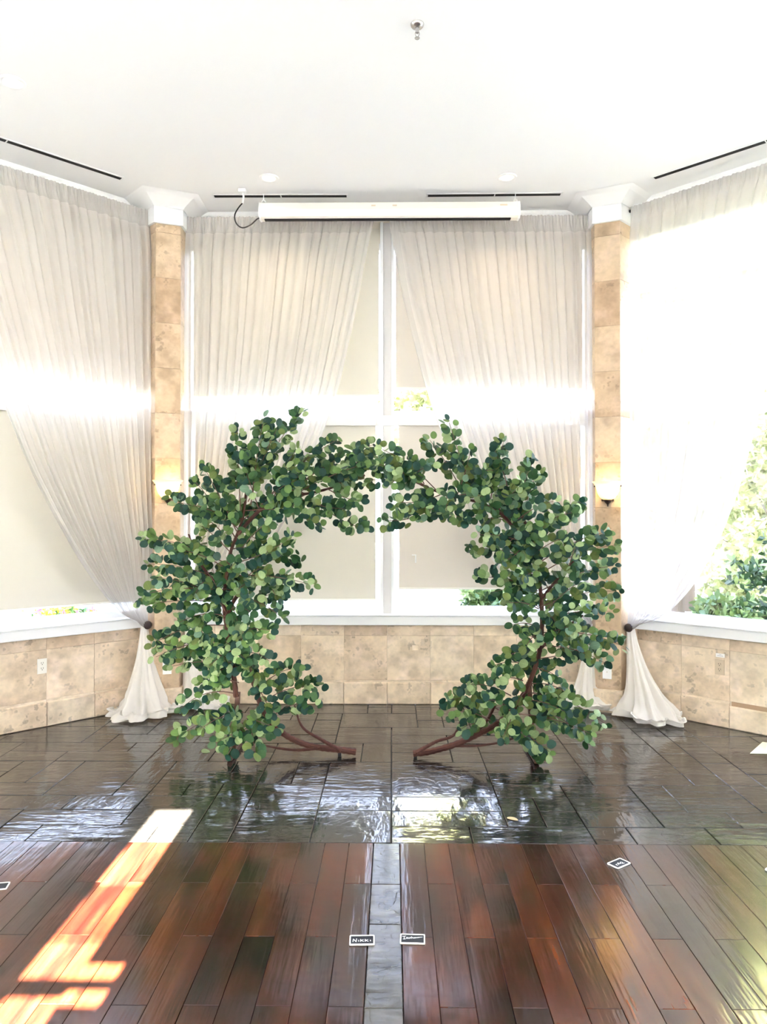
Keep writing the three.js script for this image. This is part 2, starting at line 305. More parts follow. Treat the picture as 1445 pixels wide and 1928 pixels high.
// ------------------------------------------------------------------ roller shades in the window halves
const GROUP_SHADES = 'roller shades in the bay windows';
function rollerShade(deg, a, b, top, bottom, mat, label, { hem = ivory, pull = false, cassette = false } = {}) {
  const { at, turn } = wallAt(deg), t = thing('roller_shade', label, 'window shade', at, turn, GROUP_SHADES), z = -0.05;
  if (cassette) part('cassette', boxAt(a, b, top, top + 0.085, z - 0.01, z + 0.03, 0.006), ivory, t);
  part('shade_fabric', boxAt(a + 0.008, b - 0.008, bottom, top, z - 0.0008, z + 0.0008, 0), mat, t);
  part('hem_bar', boxAt(a + 0.008, b - 0.008, bottom - 0.012, bottom + (hem === ivory ? 0.006 : 0.04), z - 0.004, z + 0.004, 0.003), hem, t);
  if (pull) { const u = -0.0 + pull, m = part('pull_tab', [boxAt(u - 0.02, u + 0.02, bottom + 0.285, bottom + 0.293, z, z + 0.01, 0.002), boxAt(u + 0.01, u + 0.02, bottom + 0.22, bottom + 0.29, z, z + 0.008, 0.002)], whitePaint, t); }
  return shade(t);
}
const hemTaupe = fabric(0.72, 0.64, 0.54, 0.15);
rollerShade(0, -1.715, -0.063, HEAD + 0.13, 2.69, shadeFabric, 'beige upper shade left of the mullion behind the arch, above the middle rail');
rollerShade(0, 0.067, 1.72, HEAD + 0.13, 2.755, shadeWarm, 'pinkish upper shade right of the mullion behind the arch, above the middle rail');
rollerShade(0, -1.70, -0.092, 2.42, 0.90, shadeFabric, 'lower shade left of the mullion seen through the left of the arch ring', { cassette: true });
rollerShade(0, 0.095, 1.70, 2.42, 1.0, shadeWarm, 'lower shade right of the mullion with a small white pull tab, seen through the arch', { cassette: true, pull: 0.235 });
rollerShade(45, 0.067, 1.715, HEAD + 0.13, 2.69, shadeWarm, 'upper shade of the left angled window, behind the left curtain');
rollerShade(45, -1.715, -0.063, HEAD + 0.13, 2.69, shadeWarm, 'upper shade in the far half of the left angled window, out of the frame');
rollerShade(45, 0.095, 1.715, 2.42, 0.915, shadeFabric, 'lower shade of the left angled window, beside the swept left curtain', { cassette: true });
rollerShade(45, -1.7, -0.095, 2.42, 0.915, shadeFabric, 'lower shade in the far half of the left angled window, out of the frame', { cassette: true });
rollerShade(-45, -1.66, -0.063, HEAD + 0.05, 3.475, shadeOpen, 'half drawn bright shade with a taupe hem in the right angled window', { hem: hemTaupe });
rollerShade(-45, 0.067, 1.66, HEAD + 0.05, 3.475, shadeOpen, 'half drawn bright shade in the far half of the right window, out of the frame', { hem: hemTaupe });

// shades of the window behind the viewer: a slot between them lets the low sun fall in one long strip on the floor
{
  const { at, turn } = wallAt(180), t = thing('roller_shade', 'window shades with a narrow slot between them behind the viewer', 'window shade', at, turn, 'shades behind the viewer');
  const z0 = -0.052, z1 = -0.047, L = 1.06, R = 1.252; // room x = -local x
  const m = fabric(0.85, 0.85, 0.86, 0.09);
  part('shade_fabric', [boxAt(-1.73, L - 0.14, SILL, HEAD, z0, z1, 0), boxAt(L - 0.14, L, 2.955, HEAD, z0, z1, 0), boxAt(L - 0.14, L, 2.875, 2.912, z0, z1, 0), boxAt(L - 0.14, L, SILL, 2.835, z0, z1, 0)], m, t);
  part('shade_fabric', boxAt(R, 1.73, SILL, HEAD, z0, z1, 0), m, t);
  for (const [a, b, e] of [[SILL, 2.45, 0], [3.03, 3.042, 0], [2.855, 2.912, 0.02], [3.70, HEAD, 0]]) part('bar', boxAt(L, R + e, a, b, z0, z1, 0), m, t);
  for (let i = 0; i < 7; i++) part('slat', boxAt(L, R, 3.055 + i * 0.03, 3.072 + i * 0.03, z0, z1, 0), m, t);
  for (const d of [135, -135]) { const o = wallAt(d), q = thing('roller_shade', `full shade drawn over the ${d > 0 ? 'left' : 'right'} angled window behind the viewer`, 'window shade', o.at, o.turn, 'shades behind the viewer'); part('shade_fabric', boxAt(-1.73, 1.73, SILL, HEAD, z0, z1, 0), m, q); shade(q); }
  shade(t);
}

// ------------------------------------------------------------------ sheer curtains on rods, swept aside and tied
function tube(points, r0, r1, seg = 24, sides = 8, wob = 0) { // tapered tube with closed ends
  const c = new THREE.CatmullRomCurve3(points, false, 'centripetal'), f = c.computeFrenetFrames(seg, false), P = [], U = [], I = [];
  for (let i = 0; i <= seg; i++) {
    const q = c.getPointAt(i / seg), r = lerp(r0, r1, i / seg) * (1 + wob * Math.sin(i * 2.3));
    for (let k = 0; k <= sides; k++) { const a = k / sides * Math.PI * 2, n = f.normals[i], b = f.binormals[i], x = Math.cos(a) * r, y = Math.sin(a) * r; P.push(q.x + n.x * x + b.x * y, q.y + n.y * x + b.y * y, q.z + n.z * x + b.z * y); U.push(k / sides, i / seg * 4); }
  }
  const w = sides + 1;
  for (let i = 0; i < seg; i++) for (let k = 0; k < sides; k++) { const a = i * w + k; I.push(a, a + 1, a + w, a + 1, a + w + 1, a + w); }
  for (const [row, sgn] of [[0, 1], [seg, -1]]) { const q = c.getPointAt(row / seg), n = P.length / 3; P.push(q.x, q.y, q.z); U.push(0.5, 0.5); for (let k = 0; k < sides; k++) sgn > 0 ? I.push(n, row * w + k + 1, row * w + k) : I.push(n, row * w + k, row * w + k + 1); }
  const g = new THREE.BufferGeometry(); g.setAttribute('position', new THREE.Float32BufferAttribute(P, 3)); g.setAttribute('uv', new THREE.Float32BufferAttribute(U, 2)); g.setIndex(I); g.computeVertexNormals(); return g;
}
function grid(nu, nv, fn) {
  const P = [], U = [], I = [];
  for (let j = 0; j <= nv; j++) for (let i = 0; i <= nu; i++) { const q = fn(i / nu, j / nv); P.push(q[0], q[1], q[2]); U.push(i / nu * 4, j / nv * 8); }
  for (let j = 0; j < nv; j++) for (let i = 0; i < nu; i++) { const a = j * (nu + 1) + i; I.push(a, a + nu + 1, a + 1, a + 1, a + nu + 1, a + nu + 2); }
  const g = new THREE.BufferGeometry(); g.setAttribute('position', new THREE.Float32BufferAttribute(P, 3)); g.setAttribute('uv', new THREE.Float32BufferAttribute(U, 2)); g.setIndex(I); g.computeVertexNormals(); return g;
}
const RODY = 4.185, RODD = 0.075;
function curtain(deg, label, o) {
  const { at, turn } = wallAt(deg), t = thing('sheer_curtain', label, 'curtain', at, turn, 'sheer curtains of the bay');
  const s = o.s, rod = part('rod', tube([V(s * 0.02, RODY, RODD), V(s * 0.9, RODY, RODD), V(s * o.rodEnd, RODY, RODD)], 0.013, 0.013, 6, 10), o.rodMat ?? blackMetal, t);
  // free edge as distances from the mullion, by height
  const edge = o.edge, uEdge = (y) => { for (let i = 0; i + 1 < edge.length; i++) if (y <= edge[i][1] && y >= edge[i + 1][1]) return lerp(edge[i + 1][0], edge[i][0], (y - edge[i + 1][1]) / (edge[i][1] - edge[i + 1][1])); return y > edge[0][1] ? edge[0][0] : edge.at(-1)[0]; };
  const uSoft = (y) => { let a = 0; for (let k = -4; k <= 4; k++) a += uEdge(clamp(y + k * 0.03, edge.at(-1)[1], edge[0][1])); return a / 9; };
  const tieY = edge.at(-1)[1], fixed = o.fixed, tieU = o.tieU, W0 = fixed - edge[0][0], n = o.folds, ph = o.phase;
  const wobble = (x) => 0.9 * Math.sin(6.3 * 2.1 * x + ph) + 0.6 * Math.sin(6.3 * 4.7 * x + ph * 2) ;
  const place = (a, y) => { // a: 0 at the pillar, 1 at the free edge
    const f = smooth(1.5, tieY, y), u0 = lerp(fixed, tieU + 0.012, f), u1 = Math.min(lerp(uSoft(y), tieU - 0.035, smooth(tieY + 0.1, tieY, y)), u0 - 0.03), w = (u0 - u1) / W0;
    const pinch = smooth(tieY + 0.5, tieY, y), head = smooth(RODY - 0.16, RODY - 0.02, y);
    const amp = (0.020 + 0.022 * (1 - w)) * (1 - 0.55 * pinch) * (1 - 0.62 * head) * (0.55 + 0.45 * Math.sin(a * 17 + ph) ** 2), q = a * n * 2 * Math.PI + wobble(a) + 0.25 * Math.sin(y * 2 + a * 9);
    const d = RODD + 0.027 + 0.034 * (1 - head) * smooth(0, 0.4, RODY - y) * (1 - pinch) + 0.035 * pinch + amp * Math.sin(q) + 0.3 * amp * Math.sin(q * 2.3 + 1) * (1 - head) + head * 0.006 * Math.sin(a * n * 19);
    const sag = 0.02 * pinch * Math.sin(a * Math.PI);
    return [s * (lerp(u0, u1, a) + 0.35 * (w * W0 / n) * Math.cos(q) * 0.35 * (1 - head)), y - sag, d];
  };
  const nv = 90, yAt = (v) => lerp(RODY + 0.018, tieY, Math.pow(v, 1.0));
  part('panel', grid(420, nv, (a, v) => place(a, yAt(v))), o.mat, t);
  part('hem', grid(420, 8, (a, v) => { const q = place(a, lerp(RODY + 0.0205, RODY - 0.125, v)); return [q[0], q[1], q[2] + 0.003]; }), voileHem, t);
  part('edge_hem', grid(6, nv, (a, v) => { const q = place(1 - a * 0.035, yAt(v)); return [q[0], q[1], q[2] + 0.004]; }), voileHem, t);
  // below the tie: a folded skirt that spreads into a puddle on the floor
  const [cu, cd] = o.foot, R = o.spread, k1 = 9, k2 = 5, lat = fbm(7, 5, 100 + deg + s, 3);
  const skirt = (th, v) => {
    const y = v < 0.82 ? lerp(tieY + 0.015, 0.035, v / 0.82) : 0.035, p = v < 0.82 ? v / 0.82 : 1, out = v > 0.82 ? (v - 0.82) / 0.18 : 0;
    const fall = Math.pow(p, 1.5), r = lerp(0.03, R * 0.86, fall) * (1 - 0.16 * Math.sin(p * Math.PI)) + out * R * 0.16;
    const A = th * Math.PI * 2, crease = 1 + (0.08 + 0.2 * p * (1 - 0.25 * p)) * (0.65 * Math.sin(A * k1 + ph + 2.2 * Math.sin(p * 2.6 + ph)) + 0.5 * Math.sin(A * k2 - ph * 3 + 2 * p) + 0.3 * Math.sin(A * 17 + p * 5));
    const lump = p > 0.72 ? (lat(th, p * 0.7 + out * 0.3) - 0.45) * 0.2 * smooth(0.72, 1, p) : 0, rc = r * crease + lump;
    const u = lerp(tieU, cu, fall) + Math.cos(A) * rc * o.wide, d = lerp(0.115, cd, fall) + Math.sin(A) * rc * (o.deep ?? 0.62);
    const roll = out ? Math.sin(out * Math.PI * 0.9) * 0.06 * (0.3 + 1.2 * lat(th * 3, 0.3)) - out * 0.03 : 0;
    return [s * u, Math.max(0.004, y + roll + (p > 0.6 && !out ? lump * 0.35 : 0)), Math.max(0.03, d)];
  };
  part('tail', grid(220, 70, skirt), voileThick, t);
  return shade(t);
}
const FREE = [[0.0, 4.205], [0.13, 3.5], [0.32, 2.73]];
curtain(45, 'sheer white curtain at the left picture edge, tied at the dark knob left', { s: 1, folds: 21, phase: 0.4, fixed: 1.735, tieU: 1.655, rodEnd: 1.76, mat: voile, foot: [1.60, 0.24], spread: 0.25, wide: 1.0, deep: 0.85,
  edge: [[0.0, 4.205], [0.2, 3.5], [0.45, 2.73], [0.545, 2.43], [0.721, 1.991], [0.917, 1.612], [1.122, 1.257], [1.337, 0.948], [1.494, 0.78], [1.6, 0.72]] });
curtain(0, 'sheer white curtain left of the mullion, hanging behind the left half of the arch', { s: -1, folds: 19, phase: 1.7, fixed: 1.725, tieU: 1.70, rodEnd: 1.75, mat: voile, foot: [1.57, 0.17], spread: 0.205, wide: 1.0, rodMat: whitePaint,
  edge: [[0.105, 4.205], [0.27, 3.327], [0.407, 2.732], [0.539, 2.344], [0.64, 2.093], [0.85, 1.6], [1.146, 1.144], [1.41, 0.861], [1.66, 0.70]] });
curtain(0, 'sheer white curtain right of the mullion, hanging behind the right half of the arch', { s: 1, folds: 20, phase: 3.1, fixed: 1.765, tieU: 1.72, rodEnd: 1.77, mat: voile, foot: [1.68, 0.20], spread: 0.185, wide: 1.0, rodMat: whitePaint,
  edge: [[0.01, 4.205], [0.127, 3.509], [0.323, 2.726], [0.432, 2.411], [0.641, 1.864], [0.781, 1.445], [0.953, 1.159], [1.229, 0.91], [1.67, 0.70]] });
curtain(-45, 'very thin sheer curtain at the right window with trees showing through it', { s: -1, folds: 15, phase: 5.2, fixed: 1.655, tieU: 1.66, rodEnd: 1.70, mat: voileThin, foot: [1.44, 0.22], spread: 0.235, wide: 1.1, deep: 0.75,
  edge: [[0.1, 4.205], [0.28, 3.5], [0.51, 2.8], [0.6, 2.525], [0.665, 2.257], [0.773, 1.83], [0.929, 1.43], [1.091, 1.138], [1.217, 0.963], [1.39, 0.80], [1.571, 0.70]] });

// dark turned knobs that hold the curtains back
function holdback(deg, u, y, label) {
  const { at, turn } = wallAt(deg), a = V(u, y, 0).applyAxisAngle(V(0, 1, 0), turn).add(V(...at));
  const t = thing('curtain_holdback', label, 'curtain knob', a.toArray(), turn, 'curtain holdback knobs');
  const m = S(0.35, { color: C(0.018, 0.008, 0.008) }), pr = [[0, 0.178], [0.012, 0.177], [0.024, 0.172], [0.033, 0.162], [0.036, 0.152], [0.034, 0.144], [0.024, 0.139], [0.012, 0.137]];
  const rim = new THREE.LatheGeometry(pr.map(([x, y]) => new THREE.Vector2(x, y)).reverse(), 28); rim.rotateX(Math.PI / 2); part('knob', rim, m, t);
  const st = new THREE.CylinderGeometry(0.009, 0.011, 0.16, 12); st.rotateX(Math.PI / 2); st.translate(0, 0, 0.066); part('stem', st, m, t);
  return shade(t);
}
holdback(45, 1.665, 0.72, 'dark round knob holding back the left curtain under the sill end');
holdback(-45, -1.66, 0.705, 'dark round knob holding back the thin right curtain under the sill end');

// ------------------------------------------------------------------ projector screen case hung before the middle window
{
  const t = thing('projector_screen', 'long white projector screen case hung under the ceiling above the arch', 'projector screen', [0.02, 4.145, -6.08]);
  const L = 1.062, prof = [[-0.05, -0.055], [0.02, -0.06], [0.042, -0.05], [0.048, 0.004], [0.03, 0.062], [0.01, 0.07], [-0.05, 0.07]];
  const sh = new THREE.Shape(prof.map(([z, y]) => new THREE.Vector2(z, y))), g = new THREE.ExtrudeGeometry(sh, { depth: 2 * L, bevelEnabled: true, bevelSize: 0.003, bevelThickness: 0.003, bevelSegments: 2 }); g.rotateY(Math.PI / 2); g.translate(-L, 0, 0); g.scale(1, 1, -1);
  part('case', flip(g), ivory, t);
  for (const s of [-1, 1]) { const c = new THREE.ExtrudeGeometry(sh, { depth: 0.012, bevelEnabled: true, bevelSize: 0.006, bevelThickness: 0.003, bevelSegments: 2 }); c.rotateY(Math.PI / 2); c.scale(1, 1, -1); c.translate(s * (L + 0.006) - 0.006, 0, 0); part('end_cap', flip(c), whitePaint, t); }
  part('slot', boxAt(-L + 0.03, L - 0.06, -0.071, -0.059, -0.02, 0.022, 0.003), black, t);
  for (const x of [-L + 0.02, L - 0.02]) part('hook', (() => { const k = new THREE.TorusGeometry(0.014, 0.0028, 8, 20); k.translate(x, 0.085, 0); return merge([k, tube([V(x, 0.098, 0), V(x, 0.125, 0), V(x, 0.155, 0)], 0.003, 0.003, 4, 6)]); })(), whitePaint, t);
  const sticker = S(0.7, { color: C(0.72, 0.6, 0.45) });
  for (const [x, w] of [[-0.13, 0.035], [0.045, 0.035], [0.94, 0.06]]) { const k = new THREE.BoxGeometry(w, 0.014, 0.001); k.rotateX(-0.3); k.translate(x, 0.034, 0.0428); part('sticker', k, sticker, t); }
  shade(t);
  const c = thing('power_cable', 'black cable looping from a white ceiling box to the screen case', 'cable', [-1.18, 4.3, -6.0]);
  part('ceiling_box', boxAt(-0.035, 0.03, -0.03, 0, -0.03, 0.03, 0.006), whitePaint, c);
  part('white_sleeve', tube([V(0, -0.02, 0), V(0.008, -0.06, 0), V(0.0, -0.115, 0)], 0.008, 0.008, 10, 8), whitePaint, c);
  part('cord', tube([V(0.0, -0.11, 0), V(-0.035, -0.16, 0.01), V(-0.06, -0.22, 0.02), V(-0.045, -0.29, 0.03), V(0.0, -0.325, 0.03), V(0.06, -0.30, 0.01), V(0.115, -0.225, -0.04), V(0.14, -0.2, -0.07)], 0.0055, 0.0055, 48, 8), black, c);
  shade(c);
}

// ceiling slot diffusers
function slot(a, b, label) {
  const A = V(a[0], CEIL, a[1]), B = V(b[0], CEIL, b[1]), L = A.distanceTo(B), m = A.clone().add(B).multiplyScalar(0.5);
  const t = thing('slot_diffuser', label, 'air vent', m.toArray(), -Math.atan2(B.z - A.z, B.x - A.x), 'slot diffusers in the ceiling');
  part('blade_gap', boxAt(-L / 2, L / 2, -0.006, 0.0, -0.021, 0.021, 0.001), black, t);
  part('frame', [boxAt(-L / 2 - 0.014, L / 2 + 0.014, -0.0055, 0, -0.034, -0.0205, 0.001), boxAt(-L / 2 - 0.014, L / 2 + 0.014, -0.0055, 0, 0.0205, 0.034, 0.001), boxAt(-L / 2 - 0.014, -L / 2, -0.0055, 0, -0.034, 0.034, 0.001), boxAt(L / 2, L / 2 + 0.014, -0.0055, 0, -0.034, 0.034, 0.001)], whitePaint, t);
  part('divider', boxAt(0, 0.01, -0.0065, 0, -0.0205, 0.0205, 0.001), whitePaint, t);
  shade(t);
}
slot([-1.441, -6.115], [-0.336, -6.125], 'thin black ceiling slot above the left half of the screen case');
slot([0.342, -6.125], [1.441, -6.115], 'thin black ceiling slot above the right half of the screen case');
slot([-2.103, -5.79], [-3.3, -4.62], 'thin black ceiling slot along the left angled wall');
slot([2.118, -5.832], [3.3, -4.72], 'thin black ceiling slot along the right angled wall');

// recessed lamps that wash the curtains
const glow = S(0.6, { color: C(0.9, 0.85, 0.75), emissive: C(1, 0.8, 0.55), emissiveIntensity: 0.5 });
function downlight(x, z, label, power = 1) {
  const t = thing('ceiling_downlight', label, 'ceiling light', [x, CEIL, z], 0, 'recessed ceiling lights');
  const pr = [[0.052, -0.001], [0.056, -0.007], [0.07, -0.008], [0.078, -0.004], [0.079, 0]].map(([a, b]) => new THREE.Vector2(a, b)); part('trim_ring', new THREE.LatheGeometry(pr, 32), whitePaint, t);
  const d = new THREE.CylinderGeometry(0.053, 0.053, 0.003, 28); d.translate(0, -0.002, 0); part('lens', d, glow, t); shade(t);
  const l = new THREE.SpotLight(C(1, 0.74, 0.46), LAMP.down * power, 0, 1.15, 0.7, 2); l.position.set(x, CEIL - 0.012, z); l.target.position.set(x, 0, z - 0.12); l.castShadow = true; l.shadow.radius = 2.5; scene.add(l, l.target);
}
downlight(-0.93, -5.8, 'left one of the two small warm ceiling lights in front of the screen case');
downlight(0.95, -5.81, 'right one of the two small warm ceiling lights in front of the screen case');
downlight(2.3, -4.5, 'warm ceiling light at the right edge of the picture');
downlight(-2.3, -4.5, 'warm ceiling light above the left wall, out of the frame');

// fire sprinkler
{
  const t = thing('fire_sprinkler', 'small metal fire sprinkler hanging from the white ceiling near the top of the picture', 'sprinkler', [0.182, CEIL, -4.0]);
  const lathe = (p, n = 28) => new THREE.LatheGeometry(p.map(([a, b]) => new THREE.Vector2(a, b)), n);
  part('escutcheon', lathe([[0.012, -0.022], [0.02, -0.021], [0.03, -0.016], [0.036, -0.008], [0.037, 0]]), steel, t);
  part('body', lathe([[0, -0.05], [0.007, -0.05], [0.009, -0.045], [0.011, -0.03], [0.012, -0.018]], 16), steel, t);
  part('frame_arm', [tube([V(-0.008, -0.04, 0), V(-0.011, -0.055, 0), V(-0.003, -0.072, 0)], 0.0022, 0.0022, 8, 6), tube([V(0.008, -0.04, 0), V(0.011, -0.055, 0), V(0.003, -0.072, 0)], 0.0022, 0.0022, 8, 6)], steel, t);
  part('deflector', lathe([[0, -0.079], [0.013, -0.079], [0.0145, -0.076], [0.008, -0.072], [0, -0.071]], 18), steel, t); shade(t);
}

// ------------------------------------------------------------------ wall sconces on the pillars
function sconce(s, y, label) {
  const t = thing('wall_sconce', label, 'wall lamp', [s * 1.8385, y, -6.1605], -s * Math.PI / 8, 'wall sconces on the pillars');
  const bowlMat = new THREE.MeshPhysicalMaterial({ roughness: 0.55, transmission: 0.45, thickness: 0, color: C(1, 0.93, 0.72), emissive: C(1, 0.78, 0.36), emissiveIntensity: LAMP.bowl, side: THREE.DoubleSide });
  const pr = [[0.03, -0.148], [0.045, -0.144], [0.06, -0.132], [0.074, -0.112], [0.086, -0.085], [0.094, -0.055], [0.101, -0.033], [0.112, -0.014], [0.127, 0.0], [0.124, 0.003], [0.11, -0.009], [0.097, -0.028], [0.088, -0.055], [0.08, -0.085], [0.068, -0.112], [0.05, -0.135], [0.03, -0.14]];
  const g = new THREE.LatheGeometry(pr.map(([a, b]) => new THREE.Vector2(a, b)), 40, -Math.PI / 2, Math.PI); g.translate(0, 0, 0.006); part('glass_bowl', g, bowlMat, t);
  const dark = S(0.4, { color: C(0.02, 0.008, 0.006) });
  const f = new THREE.LatheGeometry([[0, -0.206], [0.004, -0.204], [0.006, -0.192], [0.009, -0.186], [0.012, -0.18], [0.024, -0.17], [0.032, -0.155], [0.033, -0.146], [0, -0.144]].map(([a, b]) => new THREE.Vector2(a, b)), 24, -Math.PI / 2, Math.PI); f.translate(0, 0, 0.006); part('finial', f, dark, t);
  for (const e of [-1, 1]) { const k = new THREE.SphereGeometry(0.0075, 12, 8); k.translate(e * 0.104, -0.035, 0.01); part('bracket_screw', k, dark, t); }
  part('back_plate', boxAt(-0.05, 0.05, -0.16, 0.0, 0.0, 0.006, 0.003), dark, t);
  const b = new THREE.SphereGeometry(0.02, 16, 12); b.scale(1, 1.25, 1); b.translate(0.03, -0.05, 0.045);
  part('bulb', b, S(0.5, { color: C(1, 0.95, 0.85), emissive: C(1, 0.82, 0.5), emissiveIntensity: 1.2 }), t); shade(t);
  const l = new THREE.PointLight(C(1, 0.68, 0.26), LAMP.sconce, 0, 2); l.position.copy(V(0.03, -0.05, 0.045).applyAxisAngle(V(0, 1, 0), -s * Math.PI / 8).add(t.position)); l.castShadow = true; l.shadow.radius = 1; scene.add(l);
}
sconce(-1, 1.925, 'lit glass bowl sconce on the left pillar, partly hidden by leaves');
sconce(1, 1.912, 'lit glass bowl sconce on the right pillar with its dark finial showing');

// ------------------------------------------------------------------ outlets and plates
function plate(name, label, cat, frame, u, y, mat, kind) {
  const o = V(u, y, 0).applyAxisAngle(V(0, 1, 0), frame.turn).add(V(...frame.at)), t = thing(name, label, cat, o.toArray(), frame.turn, name === 'wall_outlet' ? 'wall outlets' : undefined);
  part('cover_plate', boxAt(-0.036, 0.036, -0.058, 0.058, 0, 0.006, 0.003), mat, t);
  if (kind === 'outlet') for (const e of [-1, 1]) {
    const c = new THREE.CylinderGeometry(0.0165, 0.0165, 0.004, 20); c.rotateX(Math.PI / 2); c.translate(0, e * 0.0205, 0.0065); const r = part('receptacle', c, mat, t);
    part('slots', [boxAt(-0.0085, -0.0055, e * 0.0205, e * 0.0205 + 0.011, 0.008, 0.0092, 0), boxAt(0.0055, 0.0085, e * 0.0205, e * 0.0205 + 0.011, 0.008, 0.0092, 0), boxAt(-0.003, 0.003, e * 0.0205 - 0.01, e * 0.0205 - 0.004, 0.008, 0.0092, 0)], S(0.6, { color: C(0.1, 0.08, 0.07) }), r);
  } else for (const e of kind === 'jack' ? [0] : [-1, 1]) { const c = new THREE.CylinderGeometry(0.0035, 0.0035, 0.003, 10); c.rotateX(Math.PI / 2); c.translate(0, e * 0.03, 0.0065); part('screw', c, kind === 'jack' ? S(0.4, { color: C(0.35, 0.3, 0.2), metalness: 0.6 }) : mat, t); }
  return shade(t);
}
const almond = S(0.45, { color: C(0.62, 0.5, 0.36) });
plate('wall_outlet', 'cream double outlet low on the stone left wall', 'outlet', wallAt(45), 0.871, 0.468, ivory, 'outlet');
plate('wall_outlet', 'tan double outlet low on the stone right wall', 'outlet', wallAt(-45), -0.984, 0.457, almond, 'outlet');
{
  const { at, turn } = wallAt(-45), o = V(-0.98, 0.548, 0).applyAxisAngle(V(0, 1, 0), turn).add(V(...at)), t = thing('paper_label', 'small white paper label stuck above the tan outlet', 'label', o.toArray(), turn);
  const cv = document.createElement('canvas'); cv.width = 128; cv.height = 56; const x = cv.getContext('2d'); x.fillStyle = '#f4f2ee'; x.fillRect(0, 0, 128, 56); x.strokeStyle = '#9a93a0'; x.lineWidth = 3; for (const [a, y, b] of [[50, 14, 84], [24, 28, 106], [18, 42, 112]]) { x.beginPath(); x.moveTo(a, y); for (let q = a; q < b; q += 5) x.lineTo(q, y + Math.sin(q * 1.7) * 2.5); x.stroke(); }
  const tx = new THREE.CanvasTexture(cv); tx.colorSpace = THREE.SRGBColorSpace;
  part('paper', new THREE.BoxGeometry(0.068, 0.03, 0.001), S(0.7, { map: tx }), t).position.z = 0.001;
}
const pillarFace = (s) => ({ at: [s * 1.8385, 0, -6.1605], turn: -s * Math.PI / 8 });
plate('blank_plate', 'white blank wall plate low on the left pillar between two curtain tails', 'wall plate', pillarFace(-1), 0.0, 0.365, whitePaint, 'blank');
plate('jack_plate', 'white wall plate with one small jack low on the right pillar', 'wall plate', pillarFace(1), -0.01, 0.335, whitePaint, 'jack');

// ------------------------------------------------------------------ the arch: two artificial eucalyptus trees bent into a ring
const bark = S(0.75, { color: C(0.2, 0.075, 0.052), map: woodMap, bumpMap: woodBump, bumpScale: 0.008 }), twigBark = S(0.7, { color: C(0.11, 0.045, 0.035) }), rust = S(0.5, { color: C(0.11, 0.04, 0.025), metalness: 0.2 });
const leafMap = texture(96, (u, v) => { // u along the leaf, veins lighter
  const y = Math.abs(v - 0.5), mid = 1 - smooth(0.008, 0.025, y), q = (u * 5.2 - y * 5.5) % 1, side = 1 - smooth(0.03, 0.12, Math.abs(((q + 1) % 1) - 0.5)); const k = 0.86 + 0.12 * mid + 0.06 * side; return [k, k, k * 0.98]; });
const leafTint = [[0.13, 0.24, 0.06], [0.33, 0.45, 0.21], [0.008, 0.062, 0.042], [0.02, 0.09, 0.025], [0.17, 0.3, 0.2], [0.15, 0.21, 0.05], [0.06, 0.15, 0.05]];
const leafMats = leafTint.map((c) => new THREE.MeshPhysicalMaterial({ color: C(...c), map: leafMap, roughness: 0.55, side: THREE.DoubleSide, transmission: 0.12, thickness: 0, specularIntensity: 0.6 }));
const leafWhite = new THREE.MeshPhysicalMaterial({ color: C(1, 1, 1), map: leafMap, roughness: 0.55, side: THREE.DoubleSide, transmission: 0.12, thickness: 0, specularIntensity: 0.6 });
function leafGeo(cup, fold, tip) { // a round leaf of radius about 1, stalk at the origin, blade along +x, facing +z
  const n = 14, P = [0, 0, 0], U = [0, 0.5], I = []; const z = (x, y) => -cup * (((x - 1) ** 2 + y * y) - 1) * 0.5 - cup * 0.5 + fold * Math.abs(y) - tip * smooth(1.2, 2.1, x) * 0.25;
  P.push(1, 0, z(1, 0)); U.push(0.5, 0.5); P.push(0.45, 0, z(0.45, 0)); U.push(0.22, 0.5); P.push(1.55, 0, z(1.55, 0)); U.push(0.77, 0.5);
  for (let i = 0; i <= n; i++) { const a = Math.PI - i / n * Math.PI * 2, x = 1 + Math.cos(a) * (Math.cos(a) > 0.9 ? 1.07 : 1), y = Math.sin(a) * 0.98; const px = i === 0 || i === n ? 0.0 : x; P.push(px, y, z(px, y)); U.push(px / 2, 0.5 + y / 2); }
  const at = (i) => 4 + i; for (let i = 0; i < n; i++) { const c = i < 3 || i >= n - 3 ? 2 : i > 4 && i < n - 5 ? 3 : 1; I.push(c, at(i + 1), at(i)); }
  // close the fans along the midrib
  for (const i of [3, n - 3]) i < n / 2 ? I.push(2, 1, at(i)) : I.push(1, 2, at(i)); for (const i of [5, n - 5]) i < n / 2 ? I.push(1, 3, at(i)) : I.push(3, 1, at(i));
  const g = new THREE.BufferGeometry(); g.setAttribute('position', new THREE.Float32BufferAttribute(P, 3)); g.setAttribute('uv', new THREE.Float32BufferAttribute(U, 2)); g.setIndex(I); g.computeVertexNormals(); return g;
}
const leafShapes = [leafGeo(0.22, 0.06, 0.3), leafGeo(0.12, 0.16, 0.6), leafGeo(0.3, 0.02, 0)];

